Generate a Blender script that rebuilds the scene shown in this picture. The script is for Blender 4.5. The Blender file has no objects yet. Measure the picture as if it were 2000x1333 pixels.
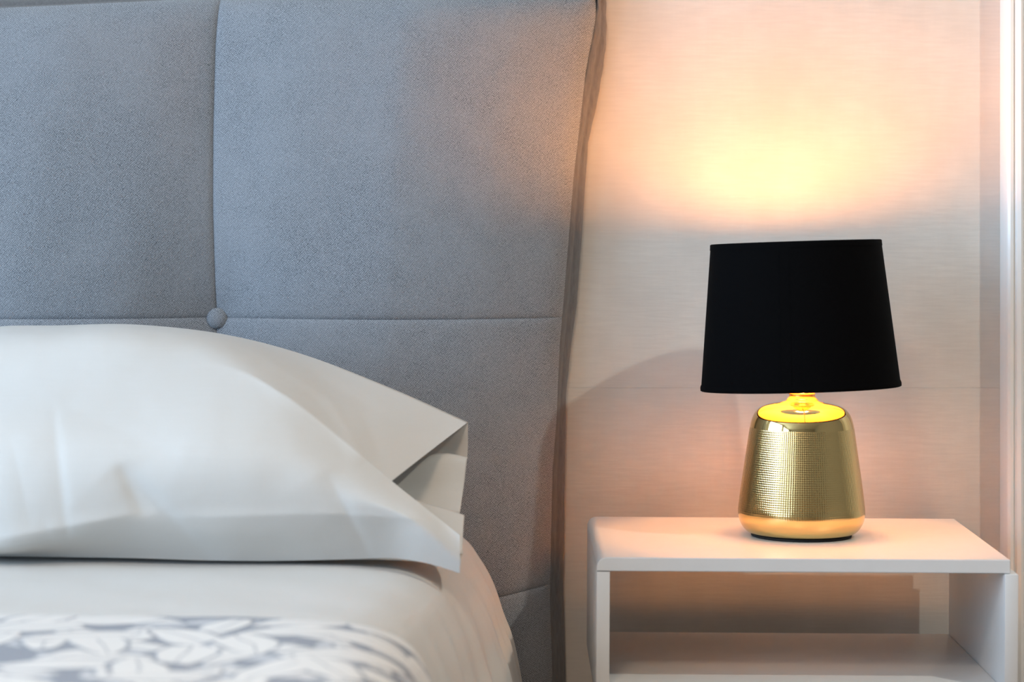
import bpy, bmesh, math, random
import numpy as np
from mathutils import Vector, Matrix

random.seed(7)
SC = bpy.context.scene
COL = SC.collection
PI = math.pi

# ------------------------------------------------------------------ camera, light, exposure
F = 5000.0            # focal length in pixels of the 2000 px wide frame (90 mm)
CAM_Y, CAM_Z = -3.53, 0.95
HOR = 380.0           # image row of the horizon

cam_d = bpy.data.cameras.new('camera')
cam_d.sensor_width = 36.0
cam_d.lens = 36.0 * F / 2000.0
cam_d.shift_y = -(666.5 - HOR) / 2000.0
cam_d.clip_start = 0.05
cam_d.dof.use_dof = True
cam_d.dof.focus_distance = 3.31
cam_d.dof.aperture_fstop = 4.2
cam = bpy.data.objects.new('camera', cam_d)
cam.location = (0, CAM_Y, CAM_Z)
cam.rotation_euler = (PI / 2, 0, 0)
COL.objects.link(cam)
SC.camera = cam

SC.view_settings.view_transform = 'Standard'
SC.view_settings.look = 'None'
SC.view_settings.gamma = 1.0
SC.view_settings.use_curve_mapping = False
SC.view_settings.exposure = 0.0
SC.cycles.max_bounces = 6
SC.cycles.diffuse_bounces = 4
SC.cycles.glossy_bounces = 3
SC.cycles.transmission_bounces = 2

world = bpy.data.worlds.new('world')
SC.world = world
world.use_nodes = True
bg = world.node_tree.nodes['Background']
bg.inputs[0].default_value = (0.62, 0.80, 1.0, 1)
bg.inputs[1].default_value = 1.2

WIN_POWER = 134.0
WIN2_POWER = 70.0
WIN_COLOR = (0.53, 0.75, 1.0)
for (pw, yc, sx) in ((WIN_POWER, -1.75, 2.5), (WIN2_POWER, -4.35, 1.7)):
    wl = bpy.data.lights.new('window_daylight', 'AREA')
    wl.shape = 'RECTANGLE'; wl.size = sx; wl.size_y = 2.1
    wl.energy = pw; wl.color = WIN_COLOR
    wo = bpy.data.objects.new('window_daylight', wl)
    wo.location = (-3.24, yc, 1.35)
    wo.rotation_euler = (PI / 2, 0, -PI / 2)      # shines towards +x
    COL.objects.link(wo)

BULB_STRENGTH = 238.0
BULB_COLOR = (1.0, 0.42, 0.12)
SPOT_POWER = 90.0
CEIL_FILL_POWER = 25.0

# ------------------------------------------------------------------ helpers
def P(px, py, d):
    """point seen at pixel (px,py) at distance d from the camera plane"""
    return Vector(((px - 1000.0) * d / F, CAM_Y + d, CAM_Z - (py - HOR) * d / F))

def obj(name, me, mat=None, parent=None, smooth=False):
    o = bpy.data.objects.new(name, me)
    COL.objects.link(o)
    if mat is not None:
        me.materials.append(mat)
    if parent is not None:
        o.parent = parent
    if smooth:
        for p in me.polygons:
            p.use_smooth = True
    return o

def empty(name, loc=(0, 0, 0)):
    o = bpy.data.objects.new(name, None)
    COL.objects.link(o)
    o.location = loc
    o.empty_display_size = 0.05
    return o

def tag(o, label=None, cat=None, group=None, kind=None):
    if label: o['label'] = label
    if cat: o['category'] = cat
    if group: o['group'] = group
    if kind: o['kind'] = kind
    return o

def mesh(name, verts, faces):
    me = bpy.data.meshes.new(name)
    me.from_pydata([tuple(v) for v in verts], [], faces)
    me.update()
    return me

def box_bm(bm, x0, x1, y0, y1, z0, z1):
    vs = [bm.verts.new(c) for c in ((x0, y0, z0), (x1, y0, z0), (x1, y1, z0), (x0, y1, z0),
                                    (x0, y0, z1), (x1, y0, z1), (x1, y1, z1), (x0, y1, z1))]
    for f in ((0, 3, 2, 1), (4, 5, 6, 7), (0, 1, 5, 4), (1, 2, 6, 5), (2, 3, 7, 6), (3, 0, 4, 7)):
        bm.faces.new([vs[i] for i in f])
    return vs

def box(name, b, mat, parent=None, bevel=0.0, seg=2):
    bm = bmesh.new()
    box_bm(bm, *b)
    if bevel:
        bmesh.ops.bevel(bm, geom=bm.edges[:], offset=bevel, segments=seg, profile=0.5, affect='EDGES')
    me = bpy.data.meshes.new(name)
    bm.to_mesh(me); bm.free()
    o = obj(name, me, mat, parent)
    if bevel:
        for p in me.polygons: p.use_smooth = True
        try:
            me.set_sharp_from_angle(angle=math.radians(35))
        except Exception:
            pass
    return o

def lathe_mesh(name, prof, n=96, close_top=False, close_bottom=False):
    vs, fs = [], []
    for (r, z) in prof:
        for i in range(n):
            a = 2 * PI * i / n
            vs.append((r * math.cos(a), r * math.sin(a), z))
    m = len(prof)
    for j in range(m - 1):
        for i in range(n):
            i2 = (i + 1) % n
            fs.append((j * n + i, j * n + i2, (j + 1) * n + i2, (j + 1) * n + i))
    if close_bottom: fs.append(tuple(reversed(range(n))))
    if close_top: fs.append(tuple((m - 1) * n + i for i in range(n)))
    return mesh(name, vs, fs)

def cr1(pts, t):
    """Catmull-Rom through pts (k x c array) sampled at t in 0..k-1"""
    pts = np.asarray(pts, float)
    k = len(pts)
    ext = np.vstack([2 * pts[0] - pts[1], pts, 2 * pts[-1] - pts[-2]])
    t = np.clip(np.asarray(t, float), 0, k - 1)
    i = np.minimum(t.astype(int), k - 2)
    f = (t - i)[:, None]
    p0, p1, p2, p3 = ext[i], ext[i + 1], ext[i + 2], ext[i + 3]
    return 0.5 * ((2 * p1) + (-p0 + p2) * f + (2 * p0 - 5 * p1 + 4 * p2 - p3) * f ** 2 +
                  (-p0 + 3 * p1 - 3 * p2 + p3) * f ** 3)

def patch(rows, nu, nv):
    """rows: list of r control rows with c points each -> (nv x nu x 3) smooth grid"""
    R = np.asarray(rows, float)
    r, c, _ = R.shape
    a = np.stack([cr1(R[i], np.linspace(0, c - 1, nu)) for i in range(r)])
    out = np.stack([cr1(a[:, j], np.linspace(0, r - 1, nv)) for j in range(nu)], axis=1)
    return out

def smooth_profile(pts, n):
    pts = np.asarray(pts, float)
    return cr1(pts, np.linspace(0, len(pts) - 1, n))

def grid_faces(nu, nv, off=0, flip=False):
    fs = []
    for j in range(nv - 1):
        for i in range(nu - 1):
            a = off + j * nu + i
            q = (a, a + 1, a + nu + 1, a + nu)
            fs.append(tuple(reversed(q)) if flip else q)
    return fs

# ------------------------------------------------------------------ materials
class NT:
    def __init__(self, name):
        self.m = bpy.data.materials.new(name)
        self.m.use_nodes = True
        self.t = self.m.node_tree
        self.b = self.t.nodes['Principled BSDF']
    def n(self, kind, **kw):
        nd = self.t.nodes.new(kind)
        for k, v in kw.items():
            setattr(nd, k, v)
        return nd
    def link(self, a, b):
        self.t.links.new(a, b)
    def val(self, sock, v):
        if isinstance(v, (int, float)):
            sock.default_value = v
        elif isinstance(v, tuple):
            sock.default_value = v
        else:
            self.link(v, sock)
    def math(self, op, a, b=0.0, c=None, clamp=False):
        nd = self.n('ShaderNodeMath', operation=op)
        nd.use_clamp = clamp
        self.val(nd.inputs[0], a); self.val(nd.inputs[1], b)
        if c is not None: self.val(nd.inputs[2], c)
        return nd.outputs[0]
    def mix(self, f, a, b):
        nd = self.n('ShaderNodeMix', data_type='RGBA')
        self.val(nd.inputs['Factor'], f)
        self.val(nd.inputs[6], a); self.val(nd.inputs[7], b)
        return nd.outputs[2]
    def ramp(self, f, p0, p1, c0=(0, 0, 0, 1), c1=(1, 1, 1, 1)):
        nd = self.n('ShaderNodeValToRGB')
        e = nd.color_ramp.elements
        e[0].position, e[0].color = p0, c0
        e[1].position, e[1].color = p1, c1
        self.link(f, nd.inputs[0])
        return nd.outputs[0]
    def coords(self, which='Object', scale=(1, 1, 1), rot=(0, 0, 0)):
        tc = self.n('ShaderNodeTexCoord')
        mp = self.n('ShaderNodeMapping')
        mp.inputs['Scale'].default_value = scale
        mp.inputs['Rotation'].default_value = rot
        self.link(tc.outputs[which], mp.inputs[0])
        return mp.outputs[0]
    def noise(self, vec, scale, detail=2.0, rough=0.5):
        nd = self.n('ShaderNodeTexNoise')
        nd.inputs['Scale'].default_value = scale
        nd.inputs['Detail'].default_value = detail
        nd.inputs['Roughness'].default_value = rough
        self.link(vec, nd.inputs['Vector'])
        return nd.outputs[0]
    def bump(self, h, strength, dist):
        nd = self.n('ShaderNodeBump')
        nd.inputs['Strength'].default_value = strength
        nd.inputs['Distance'].default_value = dist
        self.link(h, nd.inputs['Height'])
        prev = self.b.inputs['Normal'].links
        if prev:
            self.link(prev[0].from_socket, nd.inputs['Normal'])
        self.link(nd.outputs[0], self.b.inputs['Normal'])
    def set(self, **kw):
        for k, v in kw.items():
            self.val(self.b.inputs[k.replace('_', ' ')], v)
        return self

def plain(name, col, rough=0.6, metal=0.0, coat=0.0):
    t = NT(name)
    c = t.coords()
    f = t.noise(c, 35, 3)
    t.set(Base_Color=t.mix(f, tuple(x * 0.96 for x in col) + (1,), tuple(min(1, x * 1.03) for x in col) + (1,)),
          Roughness=rough, Metallic=metal, Coat_Weight=coat)
    return t.m

def mat_wallpaper():
    t = NT('wallpaper')
    c = t.coords(scale=(1, 1, 1))
    hs = t.coords(scale=(14, 14, 150))
    vs = t.coords(scale=(150, 150, 12))
    h = t.noise(hs, 1.6, 4, 0.6)
    v = t.noise(vs, 1.3, 3, 0.6)
    cl = t.noise(c, 4.5, 4, 0.55)
    cl2 = t.noise(t.coords(scale=(1, 1, 0.45), rot=(0, 0.35, 0)), 6.5, 3, 0.6)
    base = t.mix(t.ramp(cl, 0.32, 0.68), (0.50, 0.475, 0.44, 1), (0.62, 0.595, 0.555, 1))
    base = t.mix(t.math('MULTIPLY', t.ramp(cl2, 0.50, 0.72), 0.35), base, (0.67, 0.65, 0.62, 1))
    hv = t.math('ADD', t.math('MULTIPLY', h, 0.85), t.math('MULTIPLY', v, 0.15))
    base = t.mix(t.math('MULTIPLY', t.ramp(hv, 0.40, 0.60), 0.26), base, (0.45, 0.43, 0.41, 1))
    t.set(Base_Color=base, Roughness=0.62)
    t.bump(hv, 0.25, 0.0015)
    return t.m

def mat_upholstery():
    t = NT('grey_upholstery')
    # twill: fine diagonal dots about 3 mm apart, broken up by noise
    c = t.coords()
    def wave(rot, sc):
        w = t.n('ShaderNodeTexWave', wave_type='BANDS', bands_direction='X', wave_profile='SIN')
        w.inputs['Scale'].default_value = sc
        w.inputs['Distortion'].default_value = 4.5
        w.inputs['Detail'].default_value = 1.0
        w.inputs['Detail Scale'].default_value = 1.5
        t.link(t.coords(rot=rot), w.inputs['Vector'])
        return w.outputs[1]
    wa = wave((0, 0.92, 0), 152); wb = wave((0, -0.72, 0), 146)
    tw = t.math('MULTIPLY', wa, wb)
    fine = t.noise(c, 520, 2, 0.7)
    big = t.noise(c, 5.5, 4, 0.6)
    mid = t.noise(c, 24, 4, 0.65)
    speck = t.math('ADD', t.math('MULTIPLY', tw, 0.55), t.math('MULTIPLY', fine, 0.6))
    col = t.mix(t.ramp(speck, 0.22, 0.66), (0.086, 0.097, 0.112, 1), (0.365, 0.390, 0.425, 1))
    nap = t.math('ADD', t.math('MULTIPLY', big, 0.6), t.math('MULTIPLY', mid, 0.4))
    col = t.mix(t.math('MULTIPLY', t.ramp(nap, 0.40, 0.62), 0.38), col, (0.300, 0.318, 0.345, 1))
    t.set(Base_Color=col, Roughness=0.95, Sheen_Weight=0.25, Sheen_Roughness=0.45,
          Specular_IOR_Level=0.1)
    t.bump(speck, 0.5, 0.0014)
    t.bump(mid, 0.12, 0.006)
    return t.m

def mat_band():
    t = NT('grey_velvet_edging')
    c = t.coords(scale=(60, 60, 9))
    f = t.noise(c, 6, 3, 0.6)
    g = t.noise(t.coords(), 600, 2)
    col = t.mix(f, (0.085, 0.085, 0.090, 1), (0.19, 0.188, 0.19, 1))
    t.set(Base_Color=col, Roughness=0.95, Sheen_Weight=0.2, Specular_IOR_Level=0.1)
    t.bump(f, 0.4, 0.003); t.bump(g, 0.3, 0.001)
    return t.m

def mat_cotton(name='white_cotton', col=(0.65, 0.635, 0.605), cells=False):
    t = NT(name)
    c = t.coords()
    wx = t.noise(t.coords(scale=(500, 500, 18)), 1.0, 2)
    wz = t.noise(t.coords(scale=(18, 18, 500)), 1.0, 2)
    w = t.math('ADD', wx, wz)
    soft = t.noise(c, 7, 3, 0.5)
    base = t.mix(t.math('MULTIPLY', w, 0.5), tuple(x * 0.965 for x in col) + (1,), tuple(x * 1.02 for x in col) + (1,))
    t.set(Base_Color=base, Roughness=0.85, Sheen_Weight=0.08, Specular_IOR_Level=0.2)
    t.bump(w, 0.10, 0.0006)
    t.bump(soft, 0.35, 0.012)
    if cells:
        v = t.n('ShaderNodeTexVoronoi', feature='SMOOTH_F1')
        v.inputs['Scale'].default_value = 17
        v.inputs['Smoothness'].default_value = 0.7
        t.link(t.coords(scale=(0.8, 0.8, 1.2)), v.inputs['Vector'])
        t.bump(v.outputs['Distance'], 0.10, 0.012)
    # a little light passes through the cloth
    tr = t.n('ShaderNodeBsdfTranslucent')
    tr.inputs[0].default_value = tuple(col) + (1,)
    mx = t.n('ShaderNodeMixShader')
    mx.inputs[0].default_value = 0.10
    out = t.t.nodes['Material Output']
    t.link(t.b.outputs[0], mx.inputs[1]); t.link(tr.outputs[0], mx.inputs[2])
    t.link(mx.outputs[0], out.inputs[0])
    return t.m

def mat_leaf():
    t = NT('leaf_jacquard')
    tc = t.n('ShaderNodeTexCoord')
    nz = t.n('ShaderNodeTexNoise'); nz.inputs['Scale'].default_value = 14; nz.inputs['Detail'].default_value = 1
    t.link(tc.outputs['UV'], nz.inputs['Vector'])
    sub = t.n('ShaderNodeVectorMath', operation='SUBTRACT')
    t.link(nz.outputs['Color'], sub.inputs[0]); sub.inputs[1].default_value = (0.5, 0.5, 0.5)
    sc = t.n('ShaderNodeVectorMath', operation='SCALE'); t.link(sub.outputs[0], sc.inputs[0]); sc.inputs['Scale'].default_value = 0.022
    add = t.n('ShaderNodeVectorMath', operation='ADD')
    t.link(tc.outputs['UV'], add.inputs[0]); t.link(sc.outputs[0], add.inputs[1])
    uv = add.outputs[0]
    def layer(scale, off, a, b):
        o = t.n('ShaderNodeVectorMath', operation='ADD')
        t.link(uv, o.inputs[0]); o.inputs[1].default_value = off
        v = t.n('ShaderNodeTexVoronoi', voronoi_dimensions='2D', feature='F1')
        v.inputs['Scale'].default_value = scale; v.inputs['Randomness'].default_value = 0.75
        t.link(o.outputs[0], v.inputs['Vector'])
        d = t.n('ShaderNodeVectorMath', operation='SUBTRACT')
        t.link(o.outputs[0], d.inputs[0]); t.link(v.outputs['Position'], d.inputs[1])
        sepc = t.n('ShaderNodeSeparateColor'); t.link(v.outputs['Color'], sepc.inputs[0])
        r = t.n('ShaderNodeVectorRotate', rotation_type='Z_AXIS')
        t.link(d.outputs[0], r.inputs['Vector'])
        t.link(t.math('MULTIPLY', sepc.outputs[0], 6.283), r.inputs['Angle'])
        s = t.n('ShaderNodeSeparateXYZ'); t.link(r.outputs[0], s.inputs[0])
        x2 = t.math('POWER', t.math('ABSOLUTE', t.math('DIVIDE', s.outputs[0], a)), 2.0)
        half = t.math('MULTIPLY', t.math('SUBTRACT', 1.0, x2), b)
        ay = t.math('ABSOLUTE', s.outputs[1])
        m = t.math('DIVIDE', t.math('SUBTRACT', half, ay), 0.003, clamp=True)
        vein = t.math('SUBTRACT', 1.0, t.math('DIVIDE', ay, 0.0022, clamp=True))
        mo = t.math('DIVIDE', t.math('SUBTRACT', t.math('ADD', half, 0.0042), ay), 0.002, clamp=True)
        return m, t.math('MULTIPLY', vein, m), mo
    m1, v1, o1 = layer(12, (0, 0, 0), 0.070, 0.026)
    m2, v2, o2 = layer(13.5, (0.37, 0.71, 0), 0.058, 0.020)
    m3, v3, o3 = layer(16, (0.13, 0.29, 0), 0.044, 0.015)
    ground = (0.25, 0.265, 0.30, 1); white = (0.69, 0.675, 0.65, 1); mid = (0.50, 0.51, 0.53, 1)
    col = t.mix(m3, ground, mid)
    col = t.mix(t.math('MULTIPLY', o2, 0.8), col, ground); col = t.mix(m2, col, white); col = t.mix(t.math('MULTIPLY', v2, 0.7), col, ground)
    col = t.mix(t.math('MULTIPLY', o1, 0.8), col, ground); col = t.mix(m1, col, white); col = t.mix(t.math('MULTIPLY', v1, 0.7), col, ground)
    t.set(Base_Color=col, Roughness=0.75, Sheen_Weight=0.1, Specular_IOR_Level=0.25)
    t.bump(t.math('MAXIMUM', m1, m2), 0.3, 0.002)
    return t.m

def mat_gold(name, textured):
    t = NT(name)
    t.set(Base_Color=(0.83, 0.60, 0.25, 1), Metallic=1.0, Roughness=0.15 if textured else 0.07)
    if textured:
        tc = t.n('ShaderNodeTexCoord')
        s = t.n('ShaderNodeSeparateXYZ'); t.link(tc.outputs['Object'], s.inputs[0])
        ang = t.math('ARCTAN2', s.outputs[1], s.outputs[0])
        jit = t.noise(tc.outputs['Object'], 60, 2)
        a = t.math('SINE', t.math('ADD', t.math('MULTIPLY', ang, 168.0), t.math('MULTIPLY', jit, 2.2)))
        z = t.math('SINE', t.math('ADD', t.math('MULTIPLY', s.outputs[2], 2 * PI / 0.0028), t.math('MULTIPLY', jit, 3.0)))
        zm = t.ramp(s.outputs[2], 0.030, 0.040)      # horizontal threads stop above the smooth foot band
        zt = t.ramp(s.outputs[2], 0.142, 0.148, (1, 1, 1, 1), (0, 0, 0, 1))
        h = t.math('ADD', t.math('MULTIPLY', a, t.math('ADD', 0.35, t.math('MULTIPLY', zm, 0.65))),
                   t.math('MULTIPLY', z, zm))
        h = t.math('MULTIPLY', h, zt)
        t.bump(h, 0.27, 0.00030)
    return t.m

def mat_shade():
    t = NT('black_shade_fabric')
    c = t.coords()
    f = t.noise(c, 700, 2)
    t.set(Base_Color=t.mix(f, (0.0012, 0.0012, 0.0015, 1), (0.0022, 0.0022, 0.0026, 1)), Roughness=0.9,
          Specular_IOR_Level=0.05)
    t.bump(f, 0.2, 0.0005)
    return t.m

M = {}
M['wallpaper'] = mat_wallpaper()
M['uphol'] = mat_upholstery()
M['band'] = mat_band()
M['cotton'] = mat_cotton('white_cotton_pillowcase', cells=True)
M['sheet'] = mat_cotton('white_cotton_sheet')
M['leaf'] = mat_leaf()
M['gold'] = mat_gold('gold_woven_texture', True)
M['gold_smooth'] = mat_gold('gold_polished', False)
M['shade'] = mat_shade()
M['lining'] = plain('gold_shade_lining', (0.84, 0.63, 0.36), 0.6)
M['black'] = plain('black_felt', (0.012, 0.012, 0.014), 0.8)
M['lacquer'] = plain('white_lacquer', (0.70, 0.70, 0.695), 0.30)
M['door_white'] = plain('white_gloss_paint', (0.80, 0.80, 0.79), 0.16)
M['plaster'] = plain('white_plaster', (0.70, 0.69, 0.67), 0.9)
M['taupe'] = plain('taupe_paint', (0.30, 0.27, 0.24), 0.85)
M['floor'] = plain('oak_floor', (0.30, 0.20, 0.12), 0.5)
M['mattress'] = plain('mattress_ticking', (0.75, 0.75, 0.74), 0.9)
M['socket'] = plain('brass_socket', (0.75, 0.50, 0.18), 0.25, 1.0)
M['steel'] = plain('brushed_steel', (0.6, 0.6, 0.6), 0.35, 1.0)

bulb_m = NT('warm_bulb_glow')
bulb_m.set(Base_Color=(1, 0.9, 0.8, 1), Emission_Color=BULB_COLOR + (1,), Emission_Strength=BULB_STRENGTH)
M['bulb'] = bulb_m.m
dl_m = NT('downlight_glow')
dl_m.set(Base_Color=(1, 1, 1, 1), Emission_Color=(1.0, 0.88, 0.72, 1), Emission_Strength=12.0)
M['downlight'] = dl_m.m

# ------------------------------------------------------------------ the room
XL, XR, YF, ZC = -3.3, 2.6, -5.8, 2.6
T = 0.12
SEAM_Z = CAM_Z - (758 - HOR) * 3.53 / F
wb = box('wall_back', (XL - T, XR + T, 0.002, T, 0, ZC), M['plaster']); tag(wb, kind='structure')
for (z0, z1) in ((0.0, SEAM_Z - 0.00008), (SEAM_Z + 0.00008, ZC)):
    box('wallpaper_panel', (XL, XR, 0.0, 0.0019, z0, z1), M['wallpaper'], wb)
tag(box('floor', (XL - T, XR + T, YF - T, T, -0.1, 0.0), M['floor']), kind='structure')
tag(box('ceiling', (XL - T, XR + T, YF - T, T, ZC, ZC + 0.1), M['plaster']), kind='structure')
tag(box('wall_right', (XR, XR + T, YF, 0.0, 0, ZC), M['taupe']), kind='structure')
tag(box('wall_front', (XL - T, XR + T, YF - T, YF, 0, ZC), M['taupe']), kind='structure')
# left wall with the two window openings the daylight comes through
WINS = [(-3.05, -0.45), (-5.25, -3.45)]
WZ0, WZ1 = 0.25, 2.45
bm = bmesh.new()
box_bm(bm, XL - T, XL, YF, WINS[1][0], 0, ZC); box_bm(bm, XL - T, XL, WINS[1][1], WINS[0][0], 0, ZC)
box_bm(bm, XL - T, XL, WINS[0][1], 0.0, 0, ZC)
for (y0, y1) in WINS:
    box_bm(bm, XL - T, XL, y0, y1, 0, WZ0); box_bm(bm, XL - T, XL, y0, y1, WZ1, ZC)
me = bpy.data.meshes.new('wall_left'); bm.to_mesh(me); bm.free()
tag(obj('wall_left', me, M['plaster']), kind='structure')
for k, (y0, y1) in enumerate(WINS):
    bm = bmesh.new()
    fx0, fx1, fw, ym = XL - 0.09, XL - 0.03, 0.05, (y0 + y1) / 2
    box_bm(bm, fx0, fx1, y0, y0 + fw, WZ0, WZ1); box_bm(bm, fx0, fx1, y1 - fw, y1, WZ0, WZ1)
    box_bm(bm, fx0, fx1, y0 + fw, y1 - fw, WZ0, WZ0 + fw); box_bm(bm, fx0, fx1, y0 + fw, y1 - fw, WZ1 - fw, WZ1)
    box_bm(bm, fx0, fx1, ym - 0.03, ym + 0.03, WZ0 + fw, WZ1 - fw)
    name = 'window_%d' % (k + 1)
    me = bpy.data.meshes.new(name); bm.to_mesh(me); bm.free()
    tag(obj(name, me, M['door_white']), kind='structure')

# white door casing right of the nightstand, 5.5 cm proud of the wall, moulded face
cx0 = (1953 - 1000) * 3.53 / F
prof = [(0, -0.0003), (0, -0.044), (0.0012, -0.049), (0.0045, -0.052), (0.0085, -0.052), (0.0095, -0.0495),
        (0.0105, -0.0495), (0.013, -0.055), (0.018, -0.057), (0.021, -0.056), (0.0225, -0.053), (0.024, -0.053),
        (0.030, -0.049), (0.060, -0.047), (0.075, -0.045), (0.078, -0.040), (0.078, -0.0003)]
vs = [(cx0 + x, y, z) for z in (0.0, 2.2) for (x, y) in prof]
n = len(prof)
fs = [(i, (i + 1) % n, n + (i + 1) % n, n + i) for i in range(n)] + [tuple(reversed(range(n))), tuple(range(n, 2 * n))]
tr1 = obj('trim_1', mesh('trim_1', vs, fs), M['door_white'], smooth=True)
try: tr1.data.set_sharp_from_angle(angle=math.radians(30))
except Exception: pass
tag(tr1, kind='structure')
dr = box('door_1', (cx0 + 0.080, cx0 + 0.88, -0.040, -0.0005, 0.005, 2.15), M['door_white'], bevel=0.002)
tag(dr, kind='structure')
box('door_panel', (cx0 + 0.19, cx0 + 0.77, -0.046, -0.0395, 1.10, 2.0), M['door_white'], dr, bevel=0.004)
box('door_panel', (cx0 + 0.19, cx0 + 0.77, -0.046, -0.0395, 0.20, 0.95), M['door_white'], dr, bevel=0.004)

# ceiling downlight that throws the lamp's shadow on the wall
DL = Vector((1.66, -1.72, ZC))
dl = empty('ceiling_downlight', DL)
tag(dl, 'small round white ceiling downlight above the right side of the room', 'downlight')
obj('trim_ring', lathe_mesh('trim_ring', [(0.034, -0.001), (0.034, -0.006), (0.046, -0.006), (0.050, -0.001)], 40), M['door_white'], dl, True)
obj('diffuser', lathe_mesh('diffuser', [(0.0335, -0.002), (0.001, -0.003)], 40, close_top=True), M['downlight'], dl)
sl = bpy.data.lights.new('downlight_beam', 'SPOT')
sl.energy = SPOT_POWER; sl.color = (1.0, 0.96, 0.84)
sl.spot_size = math.radians(110); sl.spot_blend = 0.6; sl.shadow_soft_size = 0.03
so = bpy.data.objects.new('downlight_beam', sl); COL.objects.link(so)
so.location = DL + Vector((0, 0, -0.04))
so.rotation_euler = (Vector((0.3, -0.2, 0.6)) - so.location).to_track_quat('-Z', 'Y').to_euler()

# unseen round fill light, added at the ceiling for soft warm overhead light
CL = Vector((-0.35, -2.9, ZC))
cl = empty('added_ceiling_fill', CL)
tag(cl, 'unseen wide round fill light added in the middle of the ceiling', 'added fill light')
obj('fill_body', lathe_mesh('fill_body', [(0.24, -0.001), (0.27, -0.004), (0.28, -0.05), (0.27, -0.056), (0.262, -0.052)], 64), M['door_white'], cl, True)
obj('diffuser', lathe_mesh('diffuser', [(0.2615, -0.050), (0.15, -0.056), (0.001, -0.058)], 64, close_top=True), M['downlight'], cl)
al = bpy.data.lights.new('ceiling_fill_light', 'AREA')
al.shape = 'DISK'; al.size = 0.5; al.energy = CEIL_FILL_POWER; al.color = (1.0, 0.70, 0.45)
ao = bpy.data.objects.new('ceiling_fill_light', al); COL.objects.link(ao)
ao.location = CL + Vector((0, 0, -0.062))

# ------------------------------------------------------------------ bed: headboard and base
bed = empty('upholstered_bed', (-0.865, -0.06, 0))
tag(bed, 'bed with tall tufted grey-blue fabric headboard behind the pillow', 'bed')
bed.location = (0, 0, 0)

HD = 3.44
def ZH(py): return CAM_Z - (py - HOR) * HD / F
def XH(px): return (px - 1000.0) * HD / F
edge_f = [(-70, 1183), (0, 1177), (60, 1170), (121, 1157), (158, 1150), (252, 1139), (357, 1126), (452, 1118), (604, 1105),
          (683, 1098), (845, 1091), (937, 1084), (1075, 1081), (1213, 1079), (1333, 1083), (1700, 1085)]
edge_o = [(-70, 1184), (0, 1187), (52, 1190), (137, 1181), (205, 1168), (278, 1152), (394, 1144), (473, 1139), (604, 1129),
          (683, 1118), (778, 1108), (880, 1106), (1008, 1104), (1162, 1102), (1333, 1106), (1700, 1107)]
seam_v = [(-70, 428), (0, 425), (100, 418), (250, 414), (400, 413), (560, 415), (640, 417), (1700, 415)]
def interp_edge(tab, z):
    py = HOR + (CAM_Z - z) * F / HD
    return XH(np.interp(py, [a for a, _ in tab], [b for _, b in tab]))
PITCH = 690 * HD / F
def seam_x(k, z):          # k = 0 outer right edge, 1.. seams leftwards
    if k == 0: return interp_edge(edge_f, z)
    return interp_edge(seam_v, z) - (k - 1) * PITCH
Z3, Z2, Z1, Z0 = ZH(3), ZH(623), ZH(1172), 0.06
BTN = [(seam_x(k, Z2), Z2) for k in (1, 2, 3)]

def top_z(x):
    px = 1000 + x * F / HD
    return ZH(float(np.interp(px, [-1700, -900, 0, 120, 250, 400, 900, 1200], [-6, -2, 13, 8, 1, -8, -18, -26])))

def seam_zlow(x):          # the lower horizontal seam climbs a little near the outer edge
    return Z1 + 0.014 * math.exp(-((x - 0.055) / 0.06) ** 2)

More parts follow.
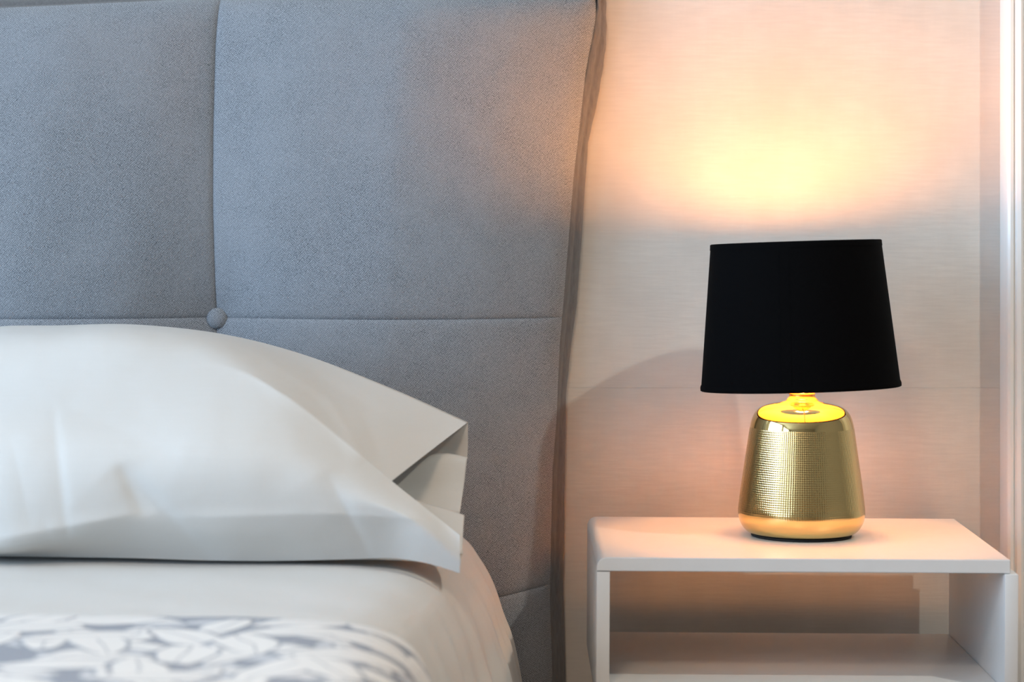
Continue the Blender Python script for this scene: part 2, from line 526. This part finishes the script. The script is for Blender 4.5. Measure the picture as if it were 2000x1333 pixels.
hb = box('headboard', (XH(-1640), XH(1076), -0.029, -0.006, 0.05, ZH(30)), M['band'], bed, bevel=0.006)
def headboard_panel(k, row):
    nu, nv = 64, 64
    vs = []
    for j in range(nv + 1):
        v = j / nv
        v = 0.5 - 0.5 * math.cos(PI * v) * (0.75 + 0.25 * math.cos(PI * v) ** 2)
        for i in range(nu + 1):
            u = i / nu
            u = 0.5 - 0.5 * math.cos(PI * u) * (0.75 + 0.25 * math.cos(PI * u) ** 2)
            zr0 = (Z2, Z1, Z0)[row]
            zr1 = (Z3, Z2, Z1)[row]
            z = zr0 + (zr1 - zr0) * v
            x0, x1 = seam_x(k + 1, z), seam_x(k, z)
            x = x0 + (x1 - x0) * u
            lo = seam_zlow(x) if row == 1 else zr0
            hi = top_z(x) if row == 0 else (seam_zlow(x) if row == 2 else zr1)
            z = lo + (hi - lo) * v
            uu, vv = abs(2 * u - 1), abs(2 * v - 1)
            g = (1 - uu ** 2.1) * (0.72 + 0.28 * (1 - vv ** 2.5))
            A = (0.034, 0.036, 0.036)[row]
            eu = min(u, 1 - u) * (x1 - x0); ev = min(v, 1 - v) * (hi - lo)
            y = 0.076 + A * g
            y += 0.003 * (1 - math.exp(-eu / 0.003)) * (1 - math.exp(-ev / 0.003))
            if k == 0: y += 0.018 * min(1, u / 0.5) - 0.038 * (max(0, u - 0.5) / 0.5) ** 2
            for bx, bz in BTN:
                r2 = (x - bx) ** 2 + (z - bz) ** 2
                y -= 0.022 * math.exp(-r2 / 0.095 ** 2) + 0.006 * math.exp(-r2 / 0.025 ** 2)
            # outermost rim rolls back
            if k == 0:
                y -= 0.022 * math.exp(-(1 - u) * (x1 - x0) / 0.007)
            if k == 3:
                y -= 0.022 * math.exp(-u * (x1 - x0) / 0.007)
            if row == 0:
                y -= 0.030 * math.exp(-(1 - v) * (hi - lo) / 0.014)
            y += 0.0016 * math.sin(x * 31 + z * 17 + k) * math.sin(z * 23 - x * 11) * g
            vs.append((x, -y, z))
    W = nu + 1
    fs = grid_faces(W, nv + 1)
    # close the sides back to the board
    ring = [i for i in range(W)] + [j * W + nu for j in range(1, nv + 1)] + \
           [nv * W + i for i in range(nu - 1, -1, -1)] + [j * W for j in range(nv - 1, 0, -1)]
    base = len(vs)
    for r in ring:
        x, y, z = vs[r]; vs.append((x, -0.030, z))
    m = len(ring)
    for i in range(m):
        a, b = ring[i], ring[(i + 1) % m]
        fs.append((a, base + i, base + (i + 1) % m, b))
    fs.append(tuple(base + i for i in range(m)))
    return obj('headboard_panel', mesh('headboard_panel', vs, fs), M['uphol'], hb, True)
for row in range(3):
    for k in range(4):
        headboard_panel(k, row)

# zipped double edging that runs round the outer side of the headboard
nz, ns = 150, 18
vs = []
for j in range(nz):
    z = Z0 + (ZH(-60) - Z0) * j / (nz - 1)
    xf, xo = interp_edge(edge_f, z) - 0.006, interp_edge(edge_o, z)
    upper = max(0, (z - 0.95) / 0.25)
    for i in range(ns):
        s = i / (ns - 1)
        ridge = abs(math.sin(2 * PI * s * 1.0)) ** 0.6
        wr = 0.0009 * math.sin(z * 150 + 5 * s) * math.sin(z * 61) * (0.15 + upper)
        y = -0.044 + 0.030 * s
        x = xf + (xo - xf) * s
        vs.append((x + 0.001 * ridge + wr, y - 0.0045 * ridge - wr, z))
fs = grid_faces(ns, nz)
base = len(vs)
for j in range(nz):
    z = vs[j * ns][2]
    vs.append((vs[j * ns + ns - 1][0] - 0.010, -0.008, z))
for j in range(nz - 1):
    fs.append((j * ns + ns - 1, base + j, base + j + 1, (j + 1) * ns + ns - 1))
obj('edging', mesh('edging', vs, fs), M['band'], hb, True)
# edging along the top
nx = 160; vs = []
xa, xb = XH(-1650), interp_edge(edge_f, ZH(-10))
for j in range(nx):
    x = xa + (xb - xa) * j / (nx - 1)
    zt = top_z(x)
    for i in range(ns):
        s = i / (ns - 1)
        ridge = abs(math.sin(2 * PI * s)) ** 0.6
        vs.append((x, -0.053 + 0.036 * s - 0.003 * ridge, zt - 0.008 + 0.024 * s + 0.002 * ridge))
obj('edging', mesh('edging', vs, grid_faces(ns, nx)), M['band'], hb, True)

# covered buttons
R = 20.5 * 3.42 / F
prof = [(R * math.cos(a), R * 0.50 * math.sin(a)) for a in np.linspace(-0.35, PI / 2 - 0.02, 14)]
bme = lathe_mesh('button', prof, 40, close_top=True, close_bottom=True)
bme.transform(Matrix.Rotation(PI / 2, 4, 'X'))
for i, (bx, bz) in enumerate(BTN):
    o = obj('button', bme, None, hb)
    if i == 0:
        bme.materials.append(M['uphol'])
        for p in bme.polygons: p.use_smooth = True
    o.location = (bx + 0.001, -0.054, bz - 0.001)

BX0, BX1 = -1.665, -0.137
box('bed_base', (BX0 + 0.01, BX1 - 0.01, -2.10, -0.165, 0.10, 0.295), M['uphol'], bed, bevel=0.012)
for (x, y) in ((BX0 + 0.1, -0.3), (BX1 - 0.1, -0.3), (BX0 + 0.1, -2.0), (BX1 - 0.1, -2.0)):
    o = obj('leg', lathe_mesh('leg', [(0.018, 0), (0.026, 0.099)], 20, True, True), M['steel'], bed, True)
    o.location = (x, y, 0.0)
mt = box('mattress', (BX0, BX1 - 0.022, -2.10, -0.185, 0.298, 0.515), M['mattress'], bevel=0.035, seg=4)
tag(mt, 'thick mattress under the white sheet of the bed', 'mattress')

# ------------------------------------------------------------------ sheet and coverlet
def lerp(a, b, t): return a + (b - a) * t
def drape_section(flare, ztop, tight):
    """right-hand cross-section (x, z) from the middle of the bed over the edge and down"""
    f, k = flare, tight
    return [(-0.55, ztop), (-0.42, ztop), (-0.31, ztop), (-0.235 - 0.5 * k, ztop - 0.0006),
            (-0.175 - 0.8 * k + 0.010 * f, ztop - 0.002), (-0.128 - k + 0.022 * f, ztop - 0.008),
            (-0.098 - k + 0.032 * f, ztop - 0.024), (-0.082 - k + 0.037 * f, ztop - 0.050), (-0.072 - k + 0.044 * f, ztop - 0.082),
            (-0.066 - k + 0.050 * f, ztop - 0.120), (-0.062 - k + 0.060 * f, ztop - 0.165), (-0.060 - k + 0.074 * f, ztop - 0.26)]
def cloth(name, ys, flare, ztop, tight, mat, thick, wave, uv=False):
    nu = 130; vs = []; uvs = []
    for j, y in enumerate(ys):
        sec = smooth_profile(drape_section(flare(y), ztop(y), tight(y)), nu)
        acc = 0.0
        lx = BX0 - 0.008 - 2.5 * thick
        left = [(lx - 0.012, ztop(y) - 0.25), (lx - 0.006, ztop(y) - 0.07), (lx, ztop(y) - 0.03), (lx + 0.012, ztop(y) - 0.010),
                (lx + 0.04, ztop(y) - 0.001), (-1.0, ztop(y))]
        full = left + [tuple(p) for p in sec]
        for i, (x, z) in enumerate(full):
            if i: acc += math.hypot(x - full[i - 1][0], z - full[i - 1][1])
            dx, dz = wave(x, y, z)
            vs.append((x + dx, y, z + dz)); uvs.append((acc, y))
    W = nu + 6
    me = mesh(name, vs, grid_faces(W, len(ys), flip=True))
    if uv:
        ul = me.uv_layers.new(name='UVMap')
        for lp in me.loops:
            ul.data[lp.index].uv = uvs[lp.vertex_index]
    o = obj(name, me, mat, None, True)
    sm = o.modifiers.new('thickness', 'SOLIDIFY'); sm.thickness = thick; sm.offset = 1
    return o

def sheet_wave(x, y, z):
    side = max(0.0, min(1.0, (0.50 - z) / 0.12)) if x > -1.0 else 0.0
    f = 0.0055 * math.sin(y * 58 + 1.3 + 2.2 * math.sin(y * 9)) + 0.003 * math.sin(y * 131 + z * 6)
    top = 0.0011 * math.sin(x * 19 + y * 7) * math.sin(y * 31 + x * 5) if z > 0.50 else 0
    return f * side, top
ys = np.linspace(-0.172, -1.45, 110)
sheet = cloth('bed_sheet', ys,
              lambda y: float(np.interp(-y, [0.17, 0.45, 0.70, 0.93, 1.5], [1.0, 0.95, 0.55, 0.12, 0.0])),
              lambda y: 0.522, lambda y: float(np.interp(-y, [0.17, 0.45, 0.70, 0.93, 1.5], [0.0, 0.002, 0.012, 0.022, 0.022])), M['sheet'], 0.0025, sheet_wave)
tag(sheet, 'plain white cotton sheet over the mattress, hanging down its side', 'bed sheet')

def cov_wave(x, y, z):
    e = math.exp(-((y + 1.039) / 0.03) ** 2)
    return 0.0, 0.0012 * math.sin(x * 23 + y * 11) + 0.0022 * e * math.sin(x * 13 + 0.7)
ys = np.concatenate([np.linspace(-1.036, -1.084, 8), np.linspace(-1.096, -2.16, 58)])
cov = cloth('coverlet', ys, lambda y: 0.10,
            lambda y: 0.5350 - 0.004 * math.exp(-(abs(y) - 1.036) / 0.008), lambda y: 0.008, M['leaf'], 0.006, cov_wave, uv=True)
tag(cov, 'white and grey leaf-patterned coverlet spread across the bed', 'coverlet')

# ------------------------------------------------------------------ pillow
pil = empty('pillow', P(300, 1092, 2.98))
tag(pil, 'large white cotton pillow leaning on the grey headboard', 'pillow')
ploc = pil.location.copy()

# creases of the cloth: end points, push away from the viewer (m), width on the left and right of the line
CREASE = [((104, 790), (131, 1050), 0.0030, 30, 9), ((236, 915), (278, 1006), 0.0045, 10, 40),
          ((236, 915), (420, 1100), 0.0060, 90, 26), ((120, 790), (345, 890), 0.0030, 60, 60),
          ((20, 850), (62, 1040), 0.0018, 30, 30), ((490, 685), (660, 790), -0.0050, 16, 10),
          ((640, 775), (710, 895), -0.0045, 18, 12), ((560, 700), (740, 805), 0.0040, 18, 14),
          ((700, 780), (750, 915), 0.0040, 18, 18), ((600, 770), (680, 850), 0.0030, 16, 16), ((640, 930), (725, 1090), 0.0045, 50, 20),
          ((-20, 1058), (120, 1030), -0.0040, 16, 16), ((100, 1035), (270, 1003), -0.0045, 16, 16),
          ((330, 1012), (660, 1003), -0.0025, 12, 12), ((620, 1003), (850, 1015), -0.0022, 12, 12)]
def crease(px, py):
    d = 0.0
    for (ax, ay), (bx, by), amp, wl_, wr_ in CREASE:
        ex, ey = bx - ax, by - ay
        L = math.hypot(ex, ey)
        t = ((px - ax) * ex + (py - ay) * ey) / (L * L)
        if t < -0.05 or t > 1.05: continue
        sd = ((px - ax) * -ey + (py - ay) * ex) / L      # > 0: left of / below the line
        w = wl_ if sd > 0 else wr_
        if abs(sd) > 4 * w: continue
        fade = math.sin(PI * min(1, max(0, (t + 0.05) / 1.1))) ** 0.7
        d += amp * fade * math.exp(-(math.sqrt(sd * sd + 9) - 3) / w)
    return d
def to_world(g):
    nv, nu, _ = g.shape
    return [rest(P(g[j, i, 0], g[j, i, 1], g[j, i, 2] + crease(g[j, i, 0], g[j, i, 1]))) for j in range(nv) for i in range(nu)]
def rest(v):
    if v.x < -0.115: v.z = max(v.z, 0.5292)
    return v - ploc

Tt = [(-330, 900, 3.05), (-250, 770, 3.16), (-100, 655, 3.22), (0, 638, 3.24), (110, 636, 3.24), (260, 634, 3.24),
      (430, 652, 3.25), (590, 692, 3.21), (760, 757, 3.15), (914, 825, 3.13)]
Rr = [(-330, 900, 3.05), (-250, 830, 3.03), (-100, 765, 3.02), (0, 745, 3.02), (110, 730, 3.02), (260, 715, 3.02),
      (430, 712, 3.02), (560, 775, 2.965), (680, 869, 2.93), (765, 940, 2.915)]
Mm = []
for k, (a, b) in enumerate(zip(Tt, Rr)):
    bul = [0, .02, .035, .04, .04, .04, .03, .012, .004, 0.0][k]
    dy = [0, -25, -30, -30, -28, -25, -14, -4, 0, 0][k]
    Mm.append(((a[0] + b[0]) / 2, (a[1] + b[1]) / 2 + dy, (a[2] + b[2]) / 2 - bul))
Mm[9] = (842, 880, 3.035)
Rl = Rr + [(830, 992, 2.905), (898, 1046, 2.892)]
Fx = [900, 880, 875, 875, 872, 868, 868, 890, 945, 985, 1018, 1070]
Fd = [3.05, 2.97, 2.925, 2.91, 2.905, 2.90, 2.893, 2.89, 2.888, 2.888, 2.888, 2.890]
Ex = [900, 980, 1050, 1057, 1033, 1004, 1008, 1004, 1004, 1012, 1045, 1098]
Ed = [3.05, 2.96, 2.925, 2.905, 2.90, 2.895, 2.893, 2.89, 2.888, 2.888, 2.885, 2.890]
Bx = [900, 1010, 1082, 1087, 1089, 1091, 1096, 1096, 1093, 1091, 1100, 1120]
Bd = [3.05, 3.0, 2.97, 2.96, 2.955, 2.95, 2.94, 2.935, 2.93, 2.925, 2.91, 2.90]
xs = [p[0] for p in Rl]
Ff = [(x, y, d) for x, y, d in zip(xs, Fx, Fd)]
Ee = [(x, y, d) for x, y, d in zip(xs, Ex, Ed)]
Bb = [(x, y, d) for x, y, d in zip(xs, Bx, Bd)]

NUP, NVP = 181, 40
def ext(r, q): return tuple(2 * a - b for a, b in zip(r, q))
def mixp(a, b, w): return tuple(x * w + y * (1 - w) for x, y in zip(a, b))
WC = [1, 1, 1, 1, 1, 1, 0.6, 0.1, 0, 0, 0, 0]            # 1: the top rolls smoothly into the front, 0: crisp ridge
Fu = [mixp(Ff[q], ext(Rl[q], Mm[q]), WC[q]) for q in range(10)]
Ml = [mixp(Mm[min(q, 9)], ext(Rl[q], Ff[q]), WC[q]) for q in range(12)]
def patch_rows(rows, nu, nv, a, b):
    R_ = np.asarray(rows, float); c = R_.shape[1]
    g = np.stack([cr1(R_[q], np.linspace(0, c - 1, nu)) for q in range(len(R_))])
    return np.stack([cr1(g[:, q], np.linspace(a, b, nv)) for q in range(nu)], axis=1)
up = patch_rows([Tt, Mm, Rr, Fu], NUP, NVP, 0, 2)        # upper slope of the pillow
NL, NVL = 221, 70                                       # same spacing along the ridge: 20 samples per control span
lo = patch_rows([Ml, Rl, Ff, Ee, Bb], NL, NVL, 1, 4)                   # front face, lower lip
vs = to_world(up); fs = grid_faces(NUP, NVP)
off = len(vs)
vs += to_world(lo); fs += grid_faces(NL, NVL, off)
# back and underside
def Bat(x):
    return float(np.interp(x, xs, Bx)), float(np.interp(x, xs, Bd))
rowsb = [[], [], [], [], [], []]
for k, (x, y, d) in enumerate(Tt):
    if k == 0:
        for r in rowsb: r.append((x, y, d))
        continue
    if k == 9:
        pts = [(914, 825, 3.13), (913, 888, 3.12), (905, 940, 3.09), (898, 1002, 3.05), (903, 1062, 2.99), (898, 1119, 2.905)]
    elif k == 8:
        pts = [(760, 757, 3.15), (775, 860, 3.18), (788, 930, 3.15), (797, 1000, 3.10), (800, 1060, 3.03), (800, 1096, 2.93)]
    else:
        by, bd = Bat(x)
        def zz(z, dd): return HOR + (CAM_Z - z) * F / dd
        pts = [(x, y, d), (x, y + 50, 3.33), (x, zz(0.62, 3.34), 3.34), (x, zz(0.535, 3.27), 3.27),
               (x, zz(0.531, 3.1), 3.1), (x, by, bd)]
    for r, p in zip(rowsb, pts): r.append(p)
bk = patch(rowsb, NUP, 50)
off = len(vs)
nv_, nu_, _ = bk.shape
vs += [rest(P(*bk[j, i])) for j in range(nv_) for i in range(nu_)]
fs += grid_faces(NUP, 50, off, flip=True)
me = mesh('pillowcase', vs, fs)
bm = bmesh.new(); bm.from_mesh(me)
bmesh.ops.remove_doubles(bm, verts=bm.verts, dist=0.0004)
bm.to_mesh(me); bm.free()
obj('pillowcase', me, M['cotton'], pil, True)

def flap(rows, nu=30, nv=20):
    g = patch(rows, nu, nv)
    v = [P(*g[j, i]) - ploc for j in range(nv) for i in range(nu)]
    o = obj('inner_flap', mesh('inner_flap', v, grid_faces(nu, nv)), M['cotton'], pil, True)
    s = o.modifiers.new('thickness', 'SOLIDIFY'); s.thickness = 0.0015; s.offset = -1
    return o
flap([[(752, 940, 3.085), (828, 897, 3.090), (870, 888, 3.095), (913, 896, 3.100)],
      [(756, 946, 3.070), (830, 905, 3.075), (870, 897, 3.080), (911, 903, 3.085)],
      [(762, 965, 3.060), (832, 955, 3.060), (870, 955, 3.060), (905, 955, 3.065)],
      [(770, 990, 3.035), (832, 995, 3.030), (870, 1003, 3.025), (898, 1004, 3.025)]])
flap([[(810, 978, 3.005), (840, 988, 3.000), (875, 998, 3.000), (906, 1009, 3.000)],
      [(812, 985, 2.995), (842, 995, 2.988), (876, 1004, 2.988), (906, 1014, 2.988)],
      [(815, 1020, 2.98), (845, 1030, 2.97), (878, 1038, 2.965), (904, 1045, 2.965)],
      [(818, 1050, 2.96), (845, 1060, 2.95), (878, 1075, 2.945), (903, 1085, 2.945)]])

# ------------------------------------------------------------------ nightstand
NX0, NX1 = 0.0985, 0.5950          # top board
NB, NF = -0.070, -0.459
NZ = 0.5127                        # top surface
TH = 0.0165
ns_ = empty('nightstand', (0.35, -0.265, 0.0))
tag(ns_, 'low white open nightstand carrying the gold lamp', 'nightstand')
nl = ns_.location
def nbox(name, b, bevel, seg=2, mat='lacquer', parent=None):
    b = (b[0] - nl.x, b[1] - nl.x, b[2] - nl.y, b[3] - nl.y, b[4], b[5])
    return box(name, b, M[mat], parent or ns_, bevel, seg)
# top board: its left long edge is rounded over, back corners softened
bm = bmesh.new()
r = 0.0125
sec = [(NX0, NZ - TH), (NX0, NZ - r)] + [(NX0 + r - r * math.cos(a), NZ - r + r * math.sin(a)) for a in np.linspace(0.15, PI / 2, 9)] + \
      [(NX1 - 0.001, NZ), (NX1, NZ - 0.001), (NX1, NZ - TH)]
a_ = [bm.verts.new((x - nl.x, NF - nl.y, z)) for x, z in sec]
b_ = [bm.verts.new((x - nl.x, NB - nl.y, z)) for x, z in sec]
k = len(sec)
for i in range(k):
    bm.faces.new((a_[i], b_[i], b_[(i + 1) % k], a_[(i + 1) % k]))
bm.faces.new(a_); bm.faces.new(list(reversed(b_)))
bmesh.ops.recalc_face_normals(bm, faces=bm.faces[:])
front_edges = [e for e in bm.edges if all(abs(v.co.y - (NF - nl.y)) < 1e-6 for v in e.verts)]
bmesh.ops.bevel(bm, geom=front_edges, offset=0.0009, segments=2, affect='EDGES')
me = bpy.data.meshes.new('top_board'); bm.to_mesh(me); bm.free()
o = obj('top_board', me, M['lacquer'], ns_, True)
me.set_sharp_from_angle(angle=math.radians(40))
PZ1 = NZ - TH - 0.0006
SZ = 0.357                          # shelf surface
nbox('side_panel', (NX0 + 0.0002, NX0 + 0.0160, NF + 0.001, NB, SZ - 0.017, PZ1), 0.0007)
nbox('side_panel', (0.5880, 0.6040, NF - 0.003, NB, SZ - 0.017, PZ1), 0.0007)
nbox('shelf', (NX0 + 0.0163, 0.5877, NF + 0.002, NB, SZ - 0.0165, SZ), 0.0005)
for x in (NX0 + 0.05, 0.55):
    for y in (NF + 0.05, NB - 0.05):
        o = obj('leg', lathe_mesh('leg', [(0.010, 0.0), (0.014, SZ - 0.0172)], 20, True, True), M['lacquer'], ns_, True)
        o.location = (x - nl.x, y - nl.y, 0)
ns_.rotation_euler = (0, math.radians(0.35), 0)

# ------------------------------------------------------------------ table lamp
LD = 3.278
LX = (1565 - 1000) * LD / F
LZ0 = NZ
lamp = empty('table_lamp', (LX, CAM_Y + LD, NZ - 0.0001))
tag(lamp, 'small table lamp with black drum shade and textured gold base', 'lamp')
def zl(py): return CAM_Z - (py - HOR) * LD / F - NZ
def rl(p): return p * LD / F
obj('foot', lathe_mesh('foot', [(rl(97), 0.0006), (rl(98), 0.0012), (rl(98), 0.0028), (rl(97), 0.0034)], 96, True, True), M['black'], lamp, True)
body = [(rl(97), 0.0036), (rl(105.5), 0.0058), (rl(113), zl(1031)), (rl(119.5), zl(1020)), (rl(123), zl(1008)), (rl(123.7), zl(998)),
        (rl(122.5), zl(985)), (rl(118.5), zl(952)), (rl(112.5), zl(910)), (rl(107), zl(872)), (rl(102.5), zl(842)),
        (rl(100), zl(828)), (rl(96.5), zl(816)), (rl(91), zl(806)), (rl(83), zl(798)), (rl(72), zl(792.5)), (rl(58), zl(789)), (rl(42), zl(786.5))]
pr = [tuple(map(float, p)) for p in smooth_profile(body, 120)]
cut = [i for i, p in enumerate(pr) if p[1] > zl(836)][0]
obj('base_body', lathe_mesh('base_body', pr[:cut + 1], 128), M['gold'], lamp, True)
obj('shoulder', lathe_mesh('shoulder', pr[cut:], 128), M['gold_smooth'], lamp, True)
neck = [(rl(43), zl(787)), (rl(33), zl(784)), (rl(29.5), zl(780)), (rl(26), zl(776)), (rl(25), zl(772)), (rl(25.5), zl(769)), (rl(23), zl(766)),
        (rl(20), zl(764)), (rl(19.5), zl(745)), (rl(19.5), zl(705)), (rl(12), zl(703))]
obj('neck', lathe_mesh('neck', [tuple(map(float, p)) for p in smooth_profile(neck, 60)], 64, True), M['socket'], lamp, True)
# bulb: upright pear shape
bz0 = zl(703)
bc = 0.851 - NZ
bp = [(0.0125, bz0), (0.0125, bc - 0.045), (0.0130, bc - 0.0365)]
obj('bulb_stem', lathe_mesh('bulb_stem', bp, 24, True, True), M['door_white'], lamp, True)
bp = [(0.0125, bc - 0.036), (0.0190, bc - 0.026), (0.0255, bc - 0.012), (0.0265, bc), (0.0250, bc + 0.012),
      (0.019, bc + 0.0215), (0.010, bc + 0.0262), (0.001, bc + 0.0270)]
obj('bulb', lathe_mesh('bulb', [tuple(map(float, p)) for p in smooth_profile(bp, 12)], 16, True, True), M['bulb'], lamp, True)

# shade, tilted a little; a child Empty-free chain: every piece uses the same tilt matrix
SZC = (zl(757) + zl(475)) / 2
SH = (zl(475) - zl(757)) / 2
RT, RB = rl(166), rl(194)
tilt = Matrix.Translation((-0.0058, 0, SZC)) @ Matrix.Rotation(math.radians(-2.1), 4, 'Y') @ Matrix.Rotation(math.radians(-1.9), 4, 'X')
def shade_r(z): return RB + (RT - RB) * (z + SH) / (2 * SH)
def tilted(name, me, mat, parent, smooth=True):
    me.transform(tilt)
    return obj(name, me, mat, parent, smooth)
sh = tilted('lamp_shade', lathe_mesh('lamp_shade', [(shade_r(z), z) for z in np.linspace(-SH, SH, 12)], 128), M['shade'], lamp)
tilted('lining', lathe_mesh('lining', [(shade_r(z) - 0.0014, z) for z in np.linspace(SH, -SH, 12)], 128), M['lining'], sh)
for (zc, s) in ((-SH, 1), (SH, -1)):
    rr = shade_r(zc); h = 0.0062
    pts = [(rr - 0.0018, zc + s * h), (rr - 0.0022, zc - s * 0.0004), (rr - 0.0008, zc - s * 0.0014), (rr + 0.0007, zc - s * 0.0006),
           (rr + 0.0008, zc + s * h * 0.5), (rr + (shade_r(zc + s * h) - rr) + 0.0006, zc + s * h)]
    tilted('rim_tape', lathe_mesh('rim_tape', pts, 128), M['shade'], sh)
# overlap seam of the shade fabric, left of the middle
ang = -PI / 2 - math.asin(52 / 180.0)
vs = []
for z in np.linspace(-SH, SH, 12):
    for k_, da in enumerate((-0.0001, 0.0001, 0.10)):
        rr = shade_r(z) + (0.0002, 0.0009, 0.0003)[k_]
        vs.append((rr * math.cos(ang + da), rr * math.sin(ang + da), z))
tilted('overlap_seam', mesh('overlap_seam', vs, grid_faces(3, 12)), M['shade'], sh, False)
# wire fitter: ring on the socket and three arms to the lower rim
def tube(bm, a, b, r, n=8):
    a, b = Vector(a), Vector(b)
    q = (b - a).to_track_quat('Z', 'Y')
    ra = [bm.verts.new(a + q @ Vector((r * math.cos(2 * PI * i / n), r * math.sin(2 * PI * i / n), 0))) for i in range(n)]
    rb = [bm.verts.new(b + q @ Vector((r * math.cos(2 * PI * i / n), r * math.sin(2 * PI * i / n), 0))) for i in range(n)]
    for i in range(n):
        bm.faces.new((ra[i], ra[(i + 1) % n], rb[(i + 1) % n], rb[i]))
bm = bmesh.new()
for k_ in range(3):
    a = 0.5 + k_ * 2 * PI / 3
    tube(bm, (0.0125 * math.cos(a), 0.0125 * math.sin(a), zl(722)), (0.1245 * math.cos(a), 0.1245 * math.sin(a), zl(752)), 0.0012)
me = bpy.data.meshes.new('shade_fitter'); bm.to_mesh(me); bm.free()
obj('shade_fitter', me, M['steel'], lamp)
lamp.rotation_euler = (0, math.radians(0.35), 0)
lamp.location.z = NZ - math.tan(math.radians(0.35)) * (LX - 0.35)
